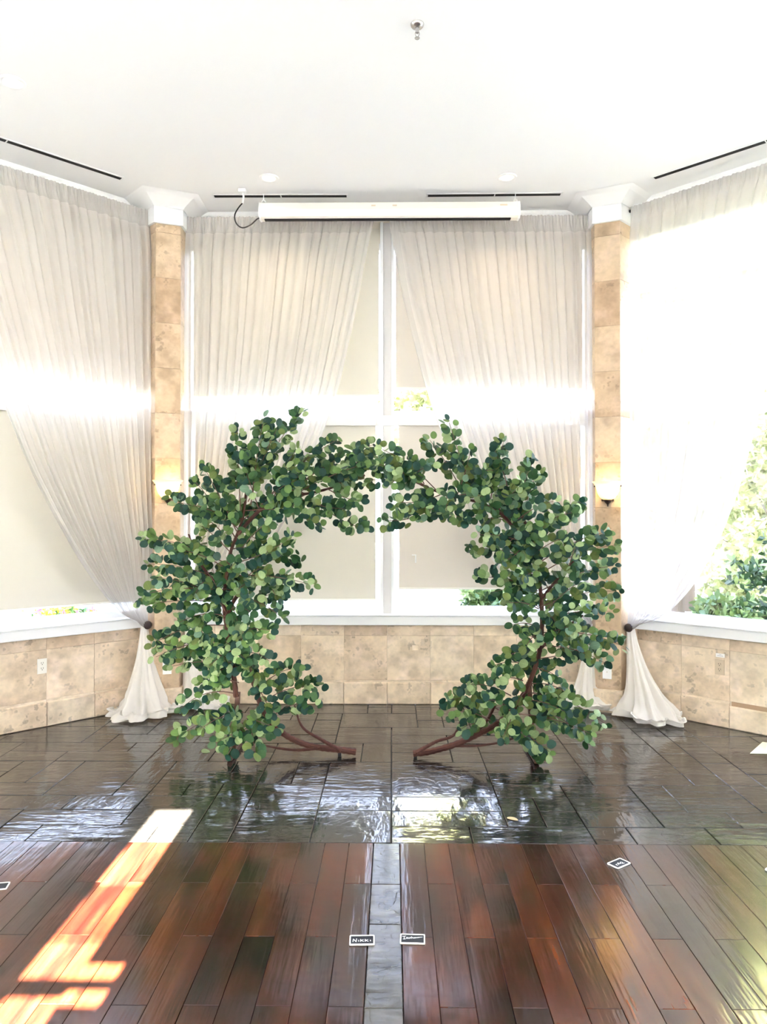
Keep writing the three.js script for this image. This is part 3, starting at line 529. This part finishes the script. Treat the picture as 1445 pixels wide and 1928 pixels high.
// outlines of the two trees in the plane of the arch, centimetres: x from the room's middle, y above the floor
const LEFT = {
  z: -5.0, trunk: [
    [[-20, 3, 2.6], [-32, 4.5, 2.6], [-46, 6, 2.4], [-60, 10, 2.2], [-74, 19, 2.2], [-84, 33, 2.1], [-89, 48, 2.2], [-95, 62, 2.0], [-101, 74, 1.9]],
    [[-101, 40, 2.2], [-104, 62, 2.2], [-108, 88, 2.5], [-110, 104, 2.3], [-108, 120, 1.9], [-105, 138, 1.7], [-98, 158, 1.5], [-95, 180, 1.2], [-96, 205, 0.8]],
    [[-109, 92, 1.9], [-101, 108, 1.6], [-88, 118, 1.4], [-76, 124, 0.9]],
    [[-100, 150, 1.6], [-86, 166, 1.7], [-70, 175, 1.6], [-50, 178, 1.5], [-32, 183, 1.2], [-14, 190, 0.8]],
    [[-110, 104, 1.5], [-116, 116, 1.2], [-126, 130, 1.0], [-134, 150, 0.7]],
    [[-103, 58, 1.4], [-114, 68, 1.2], [-130, 76, 0.8]],
    [[-30, 4.4, 1.7], [-44, 12, 1.3], [-56, 20, 0.9], [-62, 34, 0.6]],
    [[-44, 6, 1.4], [-60, 4, 1.1], [-80, 6, 0.8], [-94, 10, 0.6]]],
  // twigs: start x y, tip x y, bend, reach towards the viewer
  twigs: [[-98, 165, -100, 219, 4, 6], [-93, 172, -58, 233, 12, -2], [-92, 170, -80, 226, 6, 12], [-101, 152, -121, 194, 3, 10], [-104, 145, -149, 174, 8, -4], [-108, 130, -162, 147, 8, 8], [-110, 118, -166, 129, 6, -10], [-111, 112, -159, 111, 5, 14],
    [-110, 104, -165, 102, 4, 2], [-107, 88, -157, 76, 10, 8], [-104, 76, -152, 69, 9, 16], [-100, 60, -145, 60, 6, -6], [-99, 50, -124, 50, 6, 10], [-99, 42, -138, 33, 12, 4], [-99, 28, -140, 14, 9, 10], [-97, 22, -106, 1.5, -4, 14], [-92, 22, -84, 4.5, 6, 16],
    [-88, 44, -58, 60, 8, 6], [-84, 36, -47, 44, 8, -6], [-78, 26, -46, 38, 10, 12], [-104, 122, -49, 117, 5, 8], [-103, 130, -62, 148, -4, 12], [-100, 134, -60, 133, 6, -6], [-100, 108, -69, 94, 6, 10], [-98, 98, -70, 110, 6, -8], [-102, 82, -76, 87, 5, 12],
    [-96, 166, -44, 156, 10, 10], [-82, 172, -34, 213, 8, 6], [-68, 176, -8, 211, 9, -4], [-62, 177, -6, 198, 5, 12], [-52, 178, -13, 154, -9, 8], [-62, 176, -27, 167, -4, 14], [-76, 174, -60, 206, 4, 10], [-100, 158, -136, 171, 4, 14], [-102, 148, -132, 186, 3, -8],
    [-94, 70, -76, 67, 4, 12], [-90, 52, -74, 34, 3, 14], [-86, 168, -95, 200, 3, 16], [-106, 126, -140, 140, 6, 16], [-108, 110, -140, 118, 5, -14], [-106, 94, -136, 92, 8, 18], [-98, 140, -74, 160, 5, 14], [-100, 64, -128, 84, -6, 14], [-96, 30, -120, 24, 6, 18], [-94, 26, -72, 22, 4, 18],
    [-36, 184, -4, 186, 4, 8], [-40, 181, -16, 172, -3, 14], [-74, 172, -52, 192, 3, 16], [-88, 166, -66, 178, 4, -10], [-98, 116, -80, 128, 5, 16], [-104, 100, -88, 100, 4, 18], [-112, 106, -150, 122, 5, 12], [-98, 74, -118, 62, 4, 12], [-99, 36, -104, 20, 3, 10],
    [-92, 176, -72, 220, 6, 8], [-84, 170, -58, 186, 4, 12], [-104, 136, -122, 156, 4, 18], [-90, 20, -112, 12, 3, 16]],
  post: [[-101, 42], [-103, 1.8]], feet: [[-31, -0.5], [-104, 0]],
};
const RIGHT = {
  z: -4.97, trunk: [
    [[18.5, 3, 2.5], [28, 4, 2.6], [46, 9, 2.4], [62, 16, 2.3], [76, 24, 2.2], [88, 36, 2.0], [97, 52, 2.0], [103, 70, 2.1], [105, 90, 2.0], [104, 112, 1.9], [101, 130, 1.9], [99, 143, 1.6], [95, 152, 1.4]],
    [[100, 140, 1.6], [90, 150, 1.8], [78, 163, 2.2], [64, 171, 2.0], [52, 174, 1.5], [34, 179, 1.2], [16, 187, 0.9], [-2, 193, 0.6]],
    [[97, 150, 1.3], [92, 162, 1.2], [84, 178, 1.0], [76, 190, 0.8]],
    [[20, 4, 1.7], [34, 11, 1.2], [46, 15, 0.9], [52, 30, 0.6]],
    [[44, 8, 1.2], [62, 9, 1.2], [78, 11, 0.8], [94, 16, 0.6]],
    [[52, 12, 1.4], [66, 22, 1.3], [74, 36, 1.0]],
    [[104, 106, 1.3], [114, 118, 1.0], [126, 132, 0.8]],
    [[103, 72, 1.3], [116, 84, 1.0], [132, 96, 0.7]]],
  twigs: [[62, 174, 42, 224, -6, 6], [70, 170, 78, 212, 5, 10], [54, 175, 30, 214, 5, -4], [34, 180, -2, 206, 6, 8], [28, 182, -4, 196, 3, 14], [40, 178, 6, 172, -6, 6], [44, 176, -1, 159, -10, 10], [56, 174, 24, 168, -8, 14], [70, 168, 46, 162, -6, 12],
    [84, 176, 72, 205, 4, 12], [88, 170, 98, 200, 3, 8], [92, 160, 104, 192, 4, -6], [96, 150, 126, 165, 6, 8], [99, 140, 134, 172, 3, -8], [101, 130, 144, 152, 6, 10], [102, 122, 154, 143, 8, 2], [104, 112, 148, 130, 6, 14], [104, 102, 158, 111, 6, -6],
    [104, 92, 147, 100, 6, 12], [104, 84, 158, 76, 8, 6], [103, 76, 144, 66, 7, 14], [101, 66, 138, 80, -4, 10], [99, 60, 116, 54, 3, -4], [98, 50, 124, 42, 7, 8], [94, 44, 142, 28, 10, 12], [90, 38, 134, 14, 9, 4], [84, 30, 132, 22, 7, 16], [80, 24, 104, 2, 8, 14],
    [74, 26, 106, 10, 5, 18], [76, 32, 42, 42, 8, 8], [70, 26, 40, 33, 7, 14], [66, 22, 50, 22, 5, 10], [84, 42, 54, 52, 6, 12], [92, 52, 70, 56, 5, 14], [96, 62, 72, 64, 5, 10], [100, 74, 82, 72, 3, 14], [102, 88, 84, 90, 4, 8], [103, 100, 80, 106, 4, 14],
    [102, 112, 62, 122, 6, 10], [101, 124, 70, 112, -4, 12], [100, 132, 58, 140, 6, -4], [98, 142, 62, 150, 5, 8], [96, 146, 76, 132, -4, 14], [92, 154, 74, 142, -4, 10], [66, 172, 62, 192, 3, 14], [48, 176, 56, 204, -3, 14], [76, 166, 90, 184, 3, 16], [104, 96, 128, 120, 4, 16],
    [102, 80, 124, 92, 4, 18], [90, 40, 116, 36, 5, 18], [80, 36, 64, 44, 4, 18], [96, 134, 116, 148, 4, 16], [86, 158, 110, 172, 4, 12], [26, 184, 14, 200, 3, 10], [20, 186, 4, 184, 3, 16], [98, 112, 88, 124, 3, 18], [100, 84, 92, 78, 2, 18], [88, 34, 76, 20, 3, 18]],
  post: [[97, 50], [99, 2]], feet: [[20, 0], [99.5, -0.3]],
};
function archTree(T, name, label) {
  const base = T.feet[0], t = thing(name, label, 'tree arch', [T.post[1][0] / 100, 0, T.z], 0, 'two halves of the leafy arch'), ox = -T.post[1][0] / 100;
  const P = (x, y, z = 0) => V(x / 100 + ox, y / 100, z);
  T.trunk.forEach((b, i) => {
    const pts = b.map(([x, y]) => P(x, y, i === 0 ? 0 : rr(-0.02, 0.02))), g = tube(pts, b[0][2] * 0.0086, b.at(-1)[2] * 0.0082, 10 * b.length, 9, 0.09);
    part(i === 0 ? 'trunk' : 'branch', g, bark, t);
  });
  part('post', (() => { const a = P(...T.post[0], -0.05), b = P(...T.post[1], -0.0), g = new THREE.BoxGeometry(0.03, a.distanceTo(b), 0.03), m = a.clone().add(b).multiplyScalar(0.5); g.applyQuaternion(new THREE.Quaternion().setFromUnitVectors(V(0, 1, 0), a.clone().sub(b).normalize())); g.translate(m.x, m.y, m.z); return g; })(), rust, t);
  part('base_tube', boxAt(ox + T.post[1][0] / 100 - 0.016, ox + T.post[1][0] / 100 + 0.016, 0.004, 0.036, -0.3, 0.12, 0.003), rust, t);
  part('foot', [boxAt(ox + T.feet[0][0] / 100 - 0.012, ox + T.feet[0][0] / 100 + 0.012, 0, 0.03, -0.012, 0.012, 0.003)], blackMetal, t);
  const leaves = [];
  // short shoots all along the limbs, above the bare lower end of the trunk
  const shoots = [];
  T.trunk.forEach((b, n) => { for (let i = 0; i + 1 < b.length; i++) for (let k = 0; k < 2; k++) {
    const q = rnd(), x = lerp(b[i][0], b[i + 1][0], q), y = lerp(b[i][1], b[i + 1][1], q), mid = T.post[1][0] < 0 ? -86 : 84; if (y < 44 && (T.post[1][0] < 0 ? x > mid : x < mid)) continue;
    const a = rnd() * 6.283, l = rr(11, 20); shoots.push([x, y, x + Math.cos(a) * l, Math.max(4, y + Math.sin(a) * l + 3), 3, rr(-14, 15)]);
  } });
  for (const [x0, y0, x1, y1, bend, reach] of [...T.twigs, ...shoots]) {
    const a = P(x0, y0, rr(-0.03, 0.03)), b = P(x1, y1, reach / 100 + rr(-0.05, 0.05)), m = a.clone().lerp(b, 0.55).add(V(0, bend / 100, reach / 400));
    const c = new THREE.QuadraticBezierCurve3(a, m, b), L = c.getLength(), pts = [0, 0.33, 0.66, 1].map((q) => c.getPoint(q));
    part('twig', tube(pts, 0.0042, 0.0016, 12, 5), twigBark, t);
    const pairs = Math.max(4, Math.round(L / 0.0235)), hue = rnd(), from = L > 0.35 ? 0.2 : 0.1;
    for (let i = 0; i < pairs; i++) {
      const q = from + (1 - from) * (i + rr(0, 0.6)) / pairs, p = c.getPoint(Math.min(1, q)), dir = c.getTangent(Math.min(1, q));
      for (const e of i === pairs - 1 ? [-1, 1, 0] : [-1, 1]) {
        const side = V(rr(-1, 1), rr(-1, 1), rr(-1, 1)).cross(dir).normalize().multiplyScalar(e), out = dir.clone().multiplyScalar(e ? rr(0.1, 0.8) : 1).add(side.multiplyScalar(rr(0.7, 1.1))).add(V(0, 0.1, 0)).normalize();
        const stalk = rr(0.012, 0.035), at = p.clone().addScaledVector(out, stalk), nrm = V(rr(-0.75, 0.75), rr(-0.35, 0.9), rr(0.15, 1.2)).normalize();
        const xA = out.clone().addScaledVector(nrm, -out.dot(nrm)).normalize(), yA = nrm.clone().cross(xA);
        const size = rr(0.0235, 0.0335) * (q > 0.9 ? 0.85 : 1), k = rnd();
        const kind = k < 0.26 ? 2 : k < 0.43 ? 3 : k < 0.58 ? 0 : k < (p.y < 0.7 ? 0.8 : 0.73) ? 1 : k < 0.82 ? (hue > 0.5 ? 4 : 6) : k < 0.9 ? 5 : 6;
        const M = new THREE.Matrix4().makeBasis(xA.multiplyScalar(size), yA.multiplyScalar(size * rr(0.86, 1.02)), nrm.multiplyScalar(size)); M.setPosition(at);
        const tall = at.y - size * 2;
        if (tall < 0.004) continue;
        leaves.push({ M, kind, z: at.z + rr(0, 0.03), shape: Math.floor(rnd() * 3) });
      }
    }
  }
  leaves.sort((a, b) => b.z - a.z);
  leaves.slice(0, 300).forEach((l) => { const m = part('leaf', leafShapes[l.shape], leafMats[l.kind], t); m.applyMatrix4(l.M); });
  const rest = leaves.slice(300), inst = new THREE.InstancedMesh(leafShapes[0], leafWhite, rest.length); inst.name = 'foliage'; inst.userData.kind = 'stuff';
  rest.forEach((l, i) => { inst.setMatrixAt(i, l.M); const v = rr(0.85, 1.15), c = leafTint[l.kind]; inst.setColorAt(i, C(c[0] * v, c[1] * v, c[2] * v)); });
  t.add(inst); shade(t); console.log(name, leaves.length);
}
archTree(LEFT, 'eucalyptus_arch', 'left half of the round leafy arch, its bare trunk end pointing right on the floor');
archTree(RIGHT, 'eucalyptus_arch', 'right half of the round leafy arch, its bare trunk end pointing left on the floor');

// ------------------------------------------------------------------ small things on the floor
function chalkTag(x, z, turn, label, draw, w = 0.094, h = 0.062) {
  const t = thing('chalkboard_tag', label, 'name tag', [x, 0.0005, z], turn, 'chalkboard tags on the floor');
  const ring = new THREE.Shape(), hole = new THREE.Path(), rrect = (s, a, b, r) => { s.moveTo(-a + r, -b); s.lineTo(a - r, -b); s.quadraticCurveTo(a, -b, a, -b + r); s.lineTo(a, b - r); s.quadraticCurveTo(a, b, a - r, b); s.lineTo(-a + r, b); s.quadraticCurveTo(-a, b, -a, b - r); s.lineTo(-a, -b + r); s.quadraticCurveTo(-a, -b, -a + r, -b); };
  rrect(ring, w / 2, h / 2, 0.006); rrect(hole, w / 2 - 0.0036, h / 2 - 0.0036, 0.003); ring.holes.push(hole);
  const g = new THREE.ExtrudeGeometry(ring, { depth: 0.004, bevelEnabled: true, bevelSize: 0.0008, bevelThickness: 0.0008, bevelSegments: 2 }); g.rotateX(-Math.PI / 2); g.translate(0, 0.001, 0); part('frame', g, S(0.6, { color: C(0.84, 0.79, 0.72) }), t);
  const cv = document.createElement('canvas'); cv.width = 256; cv.height = 168; const k = cv.getContext('2d'); k.fillStyle = '#23252b'; k.fillRect(0, 0, 256, 168); k.strokeStyle = '#f4f4f2'; k.lineCap = 'round'; k.lineJoin = 'round'; k.lineWidth = 9;
  draw((...p) => { k.beginPath(); k.moveTo(p[0], p[1]); for (let i = 2; i < p.length; i += 2) k.lineTo(p[i], p[i + 1]); k.stroke(); }, k);
  const tx = new THREE.CanvasTexture(cv); tx.colorSpace = THREE.SRGBColorSpace;
  const pl = new THREE.BoxGeometry(w - 0.008, 0.003, h - 0.008), up = pl.attributes.uv; pl.translate(0, 0.0022, 0);
  part('board', pl, S(0.75, { map: tx }), t); shade(t);
}
chalkTag(-0.069, -2.816, 0.03, 'small white framed chalkboard tag reading Nikki, left of the grey floor strip', (l) => {
  l(26, 116, 30, 60, 62, 118, 66, 54); l(88, 84, 90, 112); l(112, 66, 112, 114); l(142, 74, 114, 92, 146, 112); l(164, 66, 164, 112); l(194, 74, 166, 92, 198, 110); l(222, 82, 224, 106); });
chalkTag(0.123, -2.826, -0.04, 'small white framed chalkboard tag with Tashaun chalked along its top edge', (l, k) => {
  l(12, 34, 50, 26); l(32, 30, 34, 92); l(22, 92, 46, 90); k.lineWidth = 7; l(76, 54, 58, 56, 56, 78, 72, 78, 78, 54, 82, 78); l(108, 50, 92, 56, 106, 68, 90, 78); l(116, 34, 118, 74); l(118, 62, 130, 50, 136, 70); l(150, 50, 142, 66, 156, 66, 158, 50, 162, 64); l(168, 48, 174, 62, 184, 46, 188, 58); l(192, 56, 198, 40, 206, 52); l(208, 50, 218, 38, 226, 46, 240, 36); });
chalkTag(1.098, -3.456, 0.62, 'small white framed chalkboard tag lying askew on the planks right of the arch', (l) => { l(60, 120, 60, 84, 96, 84); l(92, 112, 130, 60, 132, 108); l(110, 92, 150, 88); l(166, 120, 150, 100, 176, 70, 196, 92, 168, 120, 200, 124); });
chalkTag(-1.675, -3.205, 0.22, 'small white framed chalkboard tag cut off by the left edge of the picture', (l) => { l(40, 90, 90, 80, 120, 96); });
chalkTag(1.80, -3.41, 0.7, 'small white framed chalkboard tag cut off by the right edge of the picture', (l) => { l(60, 80, 90, 110, 120, 70); });
{
  const t = thing('paper_sheet', 'pale yellow sheet of paper on the slate at the right edge', 'paper', [2.72, 0.004, -5.18], 0.0);
  const s = new THREE.Shape([[-0.235, -0.10], [0.05, -0.115], [0.25, 0.0], [-0.02, 0.16]].map(([x, y]) => new THREE.Vector2(x, y))), g = new THREE.ExtrudeGeometry(s, { depth: 0.002, bevelEnabled: false }); g.rotateX(-Math.PI / 2);
  part('paper', g, S(0.8, { color: C(0.95, 0.9, 0.62) }), t); shade(t);
}
{
  const t = thing('fallen_leaf', 'single pale fallen leaf on the slate left of the arch foot', 'leaf', [-1.26, 0.006, -5.056], 0.8); const m = part('leaf_blade', leafShapes[1], leafMats[1], t); m.scale.setScalar(0.032); m.rotation.x = -Math.PI / 2 + 0.25;
  const q = thing('fallen_leaf', 'dry tan fallen leaf on the slate below the right half of the arch', 'leaf', [0.66, 0.005, -3.982], -0.5), n = part('leaf_blade', leafShapes[0], S(0.8, { color: C(0.4, 0.3, 0.17), side: THREE.DoubleSide }), q); n.scale.set(0.03, 0.016, 0.03); n.rotation.x = -Math.PI / 2 + 0.1; shade(t); shade(q);
}

// ------------------------------------------------------------------ the rest of the house, on both sides of the bay behind the viewer
for (const s of [-1, 1]) {
  const h = struct(s < 0 ? 'wall_house_left' : 'wall_house_right');
  part('house_wing', boxAt(s * 5.3, s * 20, -0.3, 4.6, 1.4, 2.6, 0), outside, h); shade(h);
}
{ const h = struct('wall_house_upper'); part('upper_storeys', boxAt(-20, 20, 4.6, 16, -1, 2.6, 0), outside, h); part('roof_edge', boxAt(-20.3, 20.3, 16, 16.3, -1.3, 2.9, 0), whitePaint, h); shade(h); }

// ------------------------------------------------------------------ the garden
const GROUND = -0.3;
{
  const n1 = fbm(8, 8, 201, 4), m = texture(256, (u, v) => { const k = n1(u, v); return [0.55 + 0.2 * k, 0.56 + 0.2 * k, 0.53 + 0.2 * k]; });
  m.repeat.set(14, 14); const g = new THREE.CylinderGeometry(60, 60, 0.3, 64); g.translate(0, GROUND - 0.15, ZC); const o = struct('ground'); part('lawn', g, S(0.95, { map: m }), o); shade(o);
}
const sprig = (() => { const q = []; for (let i = 0; i < 4; i++) { const g = new THREE.PlaneGeometry(1, 0.55, 2, 1), p = g.attributes.position; for (let k = 0; k < p.count; k++) { const x = p.getX(k); p.setZ(k, -0.2 * x * x); if (Math.abs(x) > 0.4) p.setY(k, p.getY(k) * 0.35); } g.translate(0.5, 0, 0); g.rotateX(i * 0.9 - 1.2); g.rotateY(0.6 * i - 0.5); g.rotateZ(i * Math.PI / 2 + 0.3); q.push(g); } return merge(q); })();
const gardenLeaf = new THREE.MeshPhysicalMaterial({ color: C(1, 1, 1), roughness: 0.5, transmission: 0.3, thickness: 0, side: THREE.DoubleSide });
const gardenBark = S(0.9, { color: C(0.16, 0.12, 0.09), bumpMap: woodBump, bumpScale: 0.02 });
function plantThing(name, label, cat, x, z, { h, r, n, base = 0, size = 0.09, tints, stem = 0.05, limbs = 5 }) {
  const t = thing(name, label, cat, [x, GROUND, z]);
  const top = h - r * 0.4, list = [tube([V(0, -0.05, 0), V(rr(-0.1, 0.1), top * 0.4, rr(-0.1, 0.1)), V(rr(-0.2, 0.2), top, rr(-0.2, 0.2))], stem, stem * 0.35, 20, 8, 0.06)], clumps = [];
  part('trunk', list, gardenBark, t);
  const y0 = base, lb = [];
  for (let i = 0; i < limbs; i++) { const a = i * 2.4 + rnd(), q = rr(0.4, 0.95), y = lerp(Math.max(y0, 0.15), h * 0.9, rnd()), p = V(Math.cos(a) * r * q, y, Math.sin(a) * r * q); lb.push(tube([V(0, y * 0.6, 0), V(p.x * 0.4, y * 0.8, p.z * 0.4), p], stem * 0.4, stem * 0.1, 10, 5)); }
  part('branch', lb, gardenBark, t);
  for (let i = 0; i < n / 60; i++) { const a = rnd() * 6.283, q = Math.sqrt(rnd()), y = rnd(), bulge = Math.sin(Math.PI * lerp(0.18, 0.95, y)); clumps.push(V(Math.cos(a) * r * q * bulge, lerp(y0, h, y), Math.sin(a) * r * q * bulge)); }
  const inst = new THREE.InstancedMesh(sprig, gardenLeaf, n), M = new THREE.Matrix4(), Q = new THREE.Quaternion(), E = new THREE.Euler(), cr = r * 0.3;
  for (let i = 0; i < n; i++) {
    const c = clumps[i % clumps.length], p = c.clone().add(V(rr(-1, 1), rr(-0.6, 0.6), rr(-1, 1)).multiplyScalar(cr)); if (p.y < 0.02) p.y = 0.02 + rnd() * 0.1;
    E.set(rr(-1, 0.6), rnd() * 6.283, rr(-0.6, 0.6)); Q.setFromEuler(E); const s = size * rr(0.7, 1.3); M.compose(p, Q, V(s, s, s)); inst.setMatrixAt(i, M);
    const k = tints[Math.floor(rnd() * tints.length)], v = rr(0.75, 1.25); inst.setColorAt(i, C(k[0] * v, k[1] * v, k[2] * v));
  }
  inst.name = 'foliage'; inst.userData.kind = 'stuff'; t.add(inst); return shade(t);
}
const deep = [[0.02, 0.06, 0.02], [0.03, 0.085, 0.025], [0.015, 0.05, 0.022]], mid = [[0.12, 0.19, 0.05], [0.3, 0.38, 0.15], [0.05, 0.11, 0.03]], light = [[0.52, 0.52, 0.27], [0.6, 0.58, 0.36], [0.38, 0.42, 0.17]], yellow = [[0.6, 0.5, 0.04], [0.7, 0.55, 0.05], [0.08, 0.2, 0.04], [0.5, 0.2, 0.3]];
plantThing('garden_bush', 'dark green bush outside the right window near its lower right corner', 'bush', 4.95, -8.6, { h: 1.85, r: 0.9, n: 2100, tints: deep.concat(mid) });
plantThing('garden_bush', 'low green bush just above the right window sill, beside the swept curtain', 'bush', 3.7, -8.2, { h: 0.95, r: 0.6, n: 1100, tints: mid });
plantThing('garden_bush', 'tall loose green bush behind the thin right curtain', 'bush', 6.1, -11.8, { h: 3.4, r: 1.3, n: 2200, size: 0.12, tints: light });
plantThing('garden_bush', 'green bush in the bright gap under the shade right of the mullion', 'bush', 1.35, -9.8, { h: 1.02, r: 0.55, n: 1000, tints: mid });
plantThing('flower_bed', 'yellow flowers in the bright gap under the left window shade', 'flowers', -4.6, -10.4, { h: 0.55, r: 0.9, n: 900, size: 0.06, tints: yellow, stem: 0.02 });
plantThing('garden_tree', 'slim tree with a dark trunk seen through the right curtain', 'tree', 3.85, -9.9, { h: 6.5, r: 1.1, base: 2.8, n: 3000, size: 0.13, tints: light, stem: 0.1, limbs: 9 });
plantThing('garden_tree', 'leafy tree with bare twigs at the right edge outside the right window', 'tree', 8.2, -12.5, { h: 7.5, r: 2.2, base: 2.2, n: 2000, size: 0.13, tints: light, stem: 0.14, limbs: 14 });
plantThing('garden_tree', 'pale tall tree behind the upper part of the thin right curtain', 'tree', 6.2, -15.5, { h: 9, r: 2.2, base: 2.2, n: 6000, size: 0.17, tints: light, stem: 0.16, limbs: 9 });
plantThing('garden_tree', 'pale green tree far behind the right window', 'tree', 8.5, -18, { h: 11, r: 3.6, base: 1.4, n: 6000, size: 0.2, tints: light, stem: 0.2, limbs: 10 });
plantThing('garden_tree', 'pale tree far behind the middle window, seen in the gap above the middle rail', 'tree', 1.0, -22, { h: 7, r: 1.8, base: 2, n: 2200, size: 0.2, tints: light, stem: 0.2, limbs: 9 });

renderer.render(scene, camera);
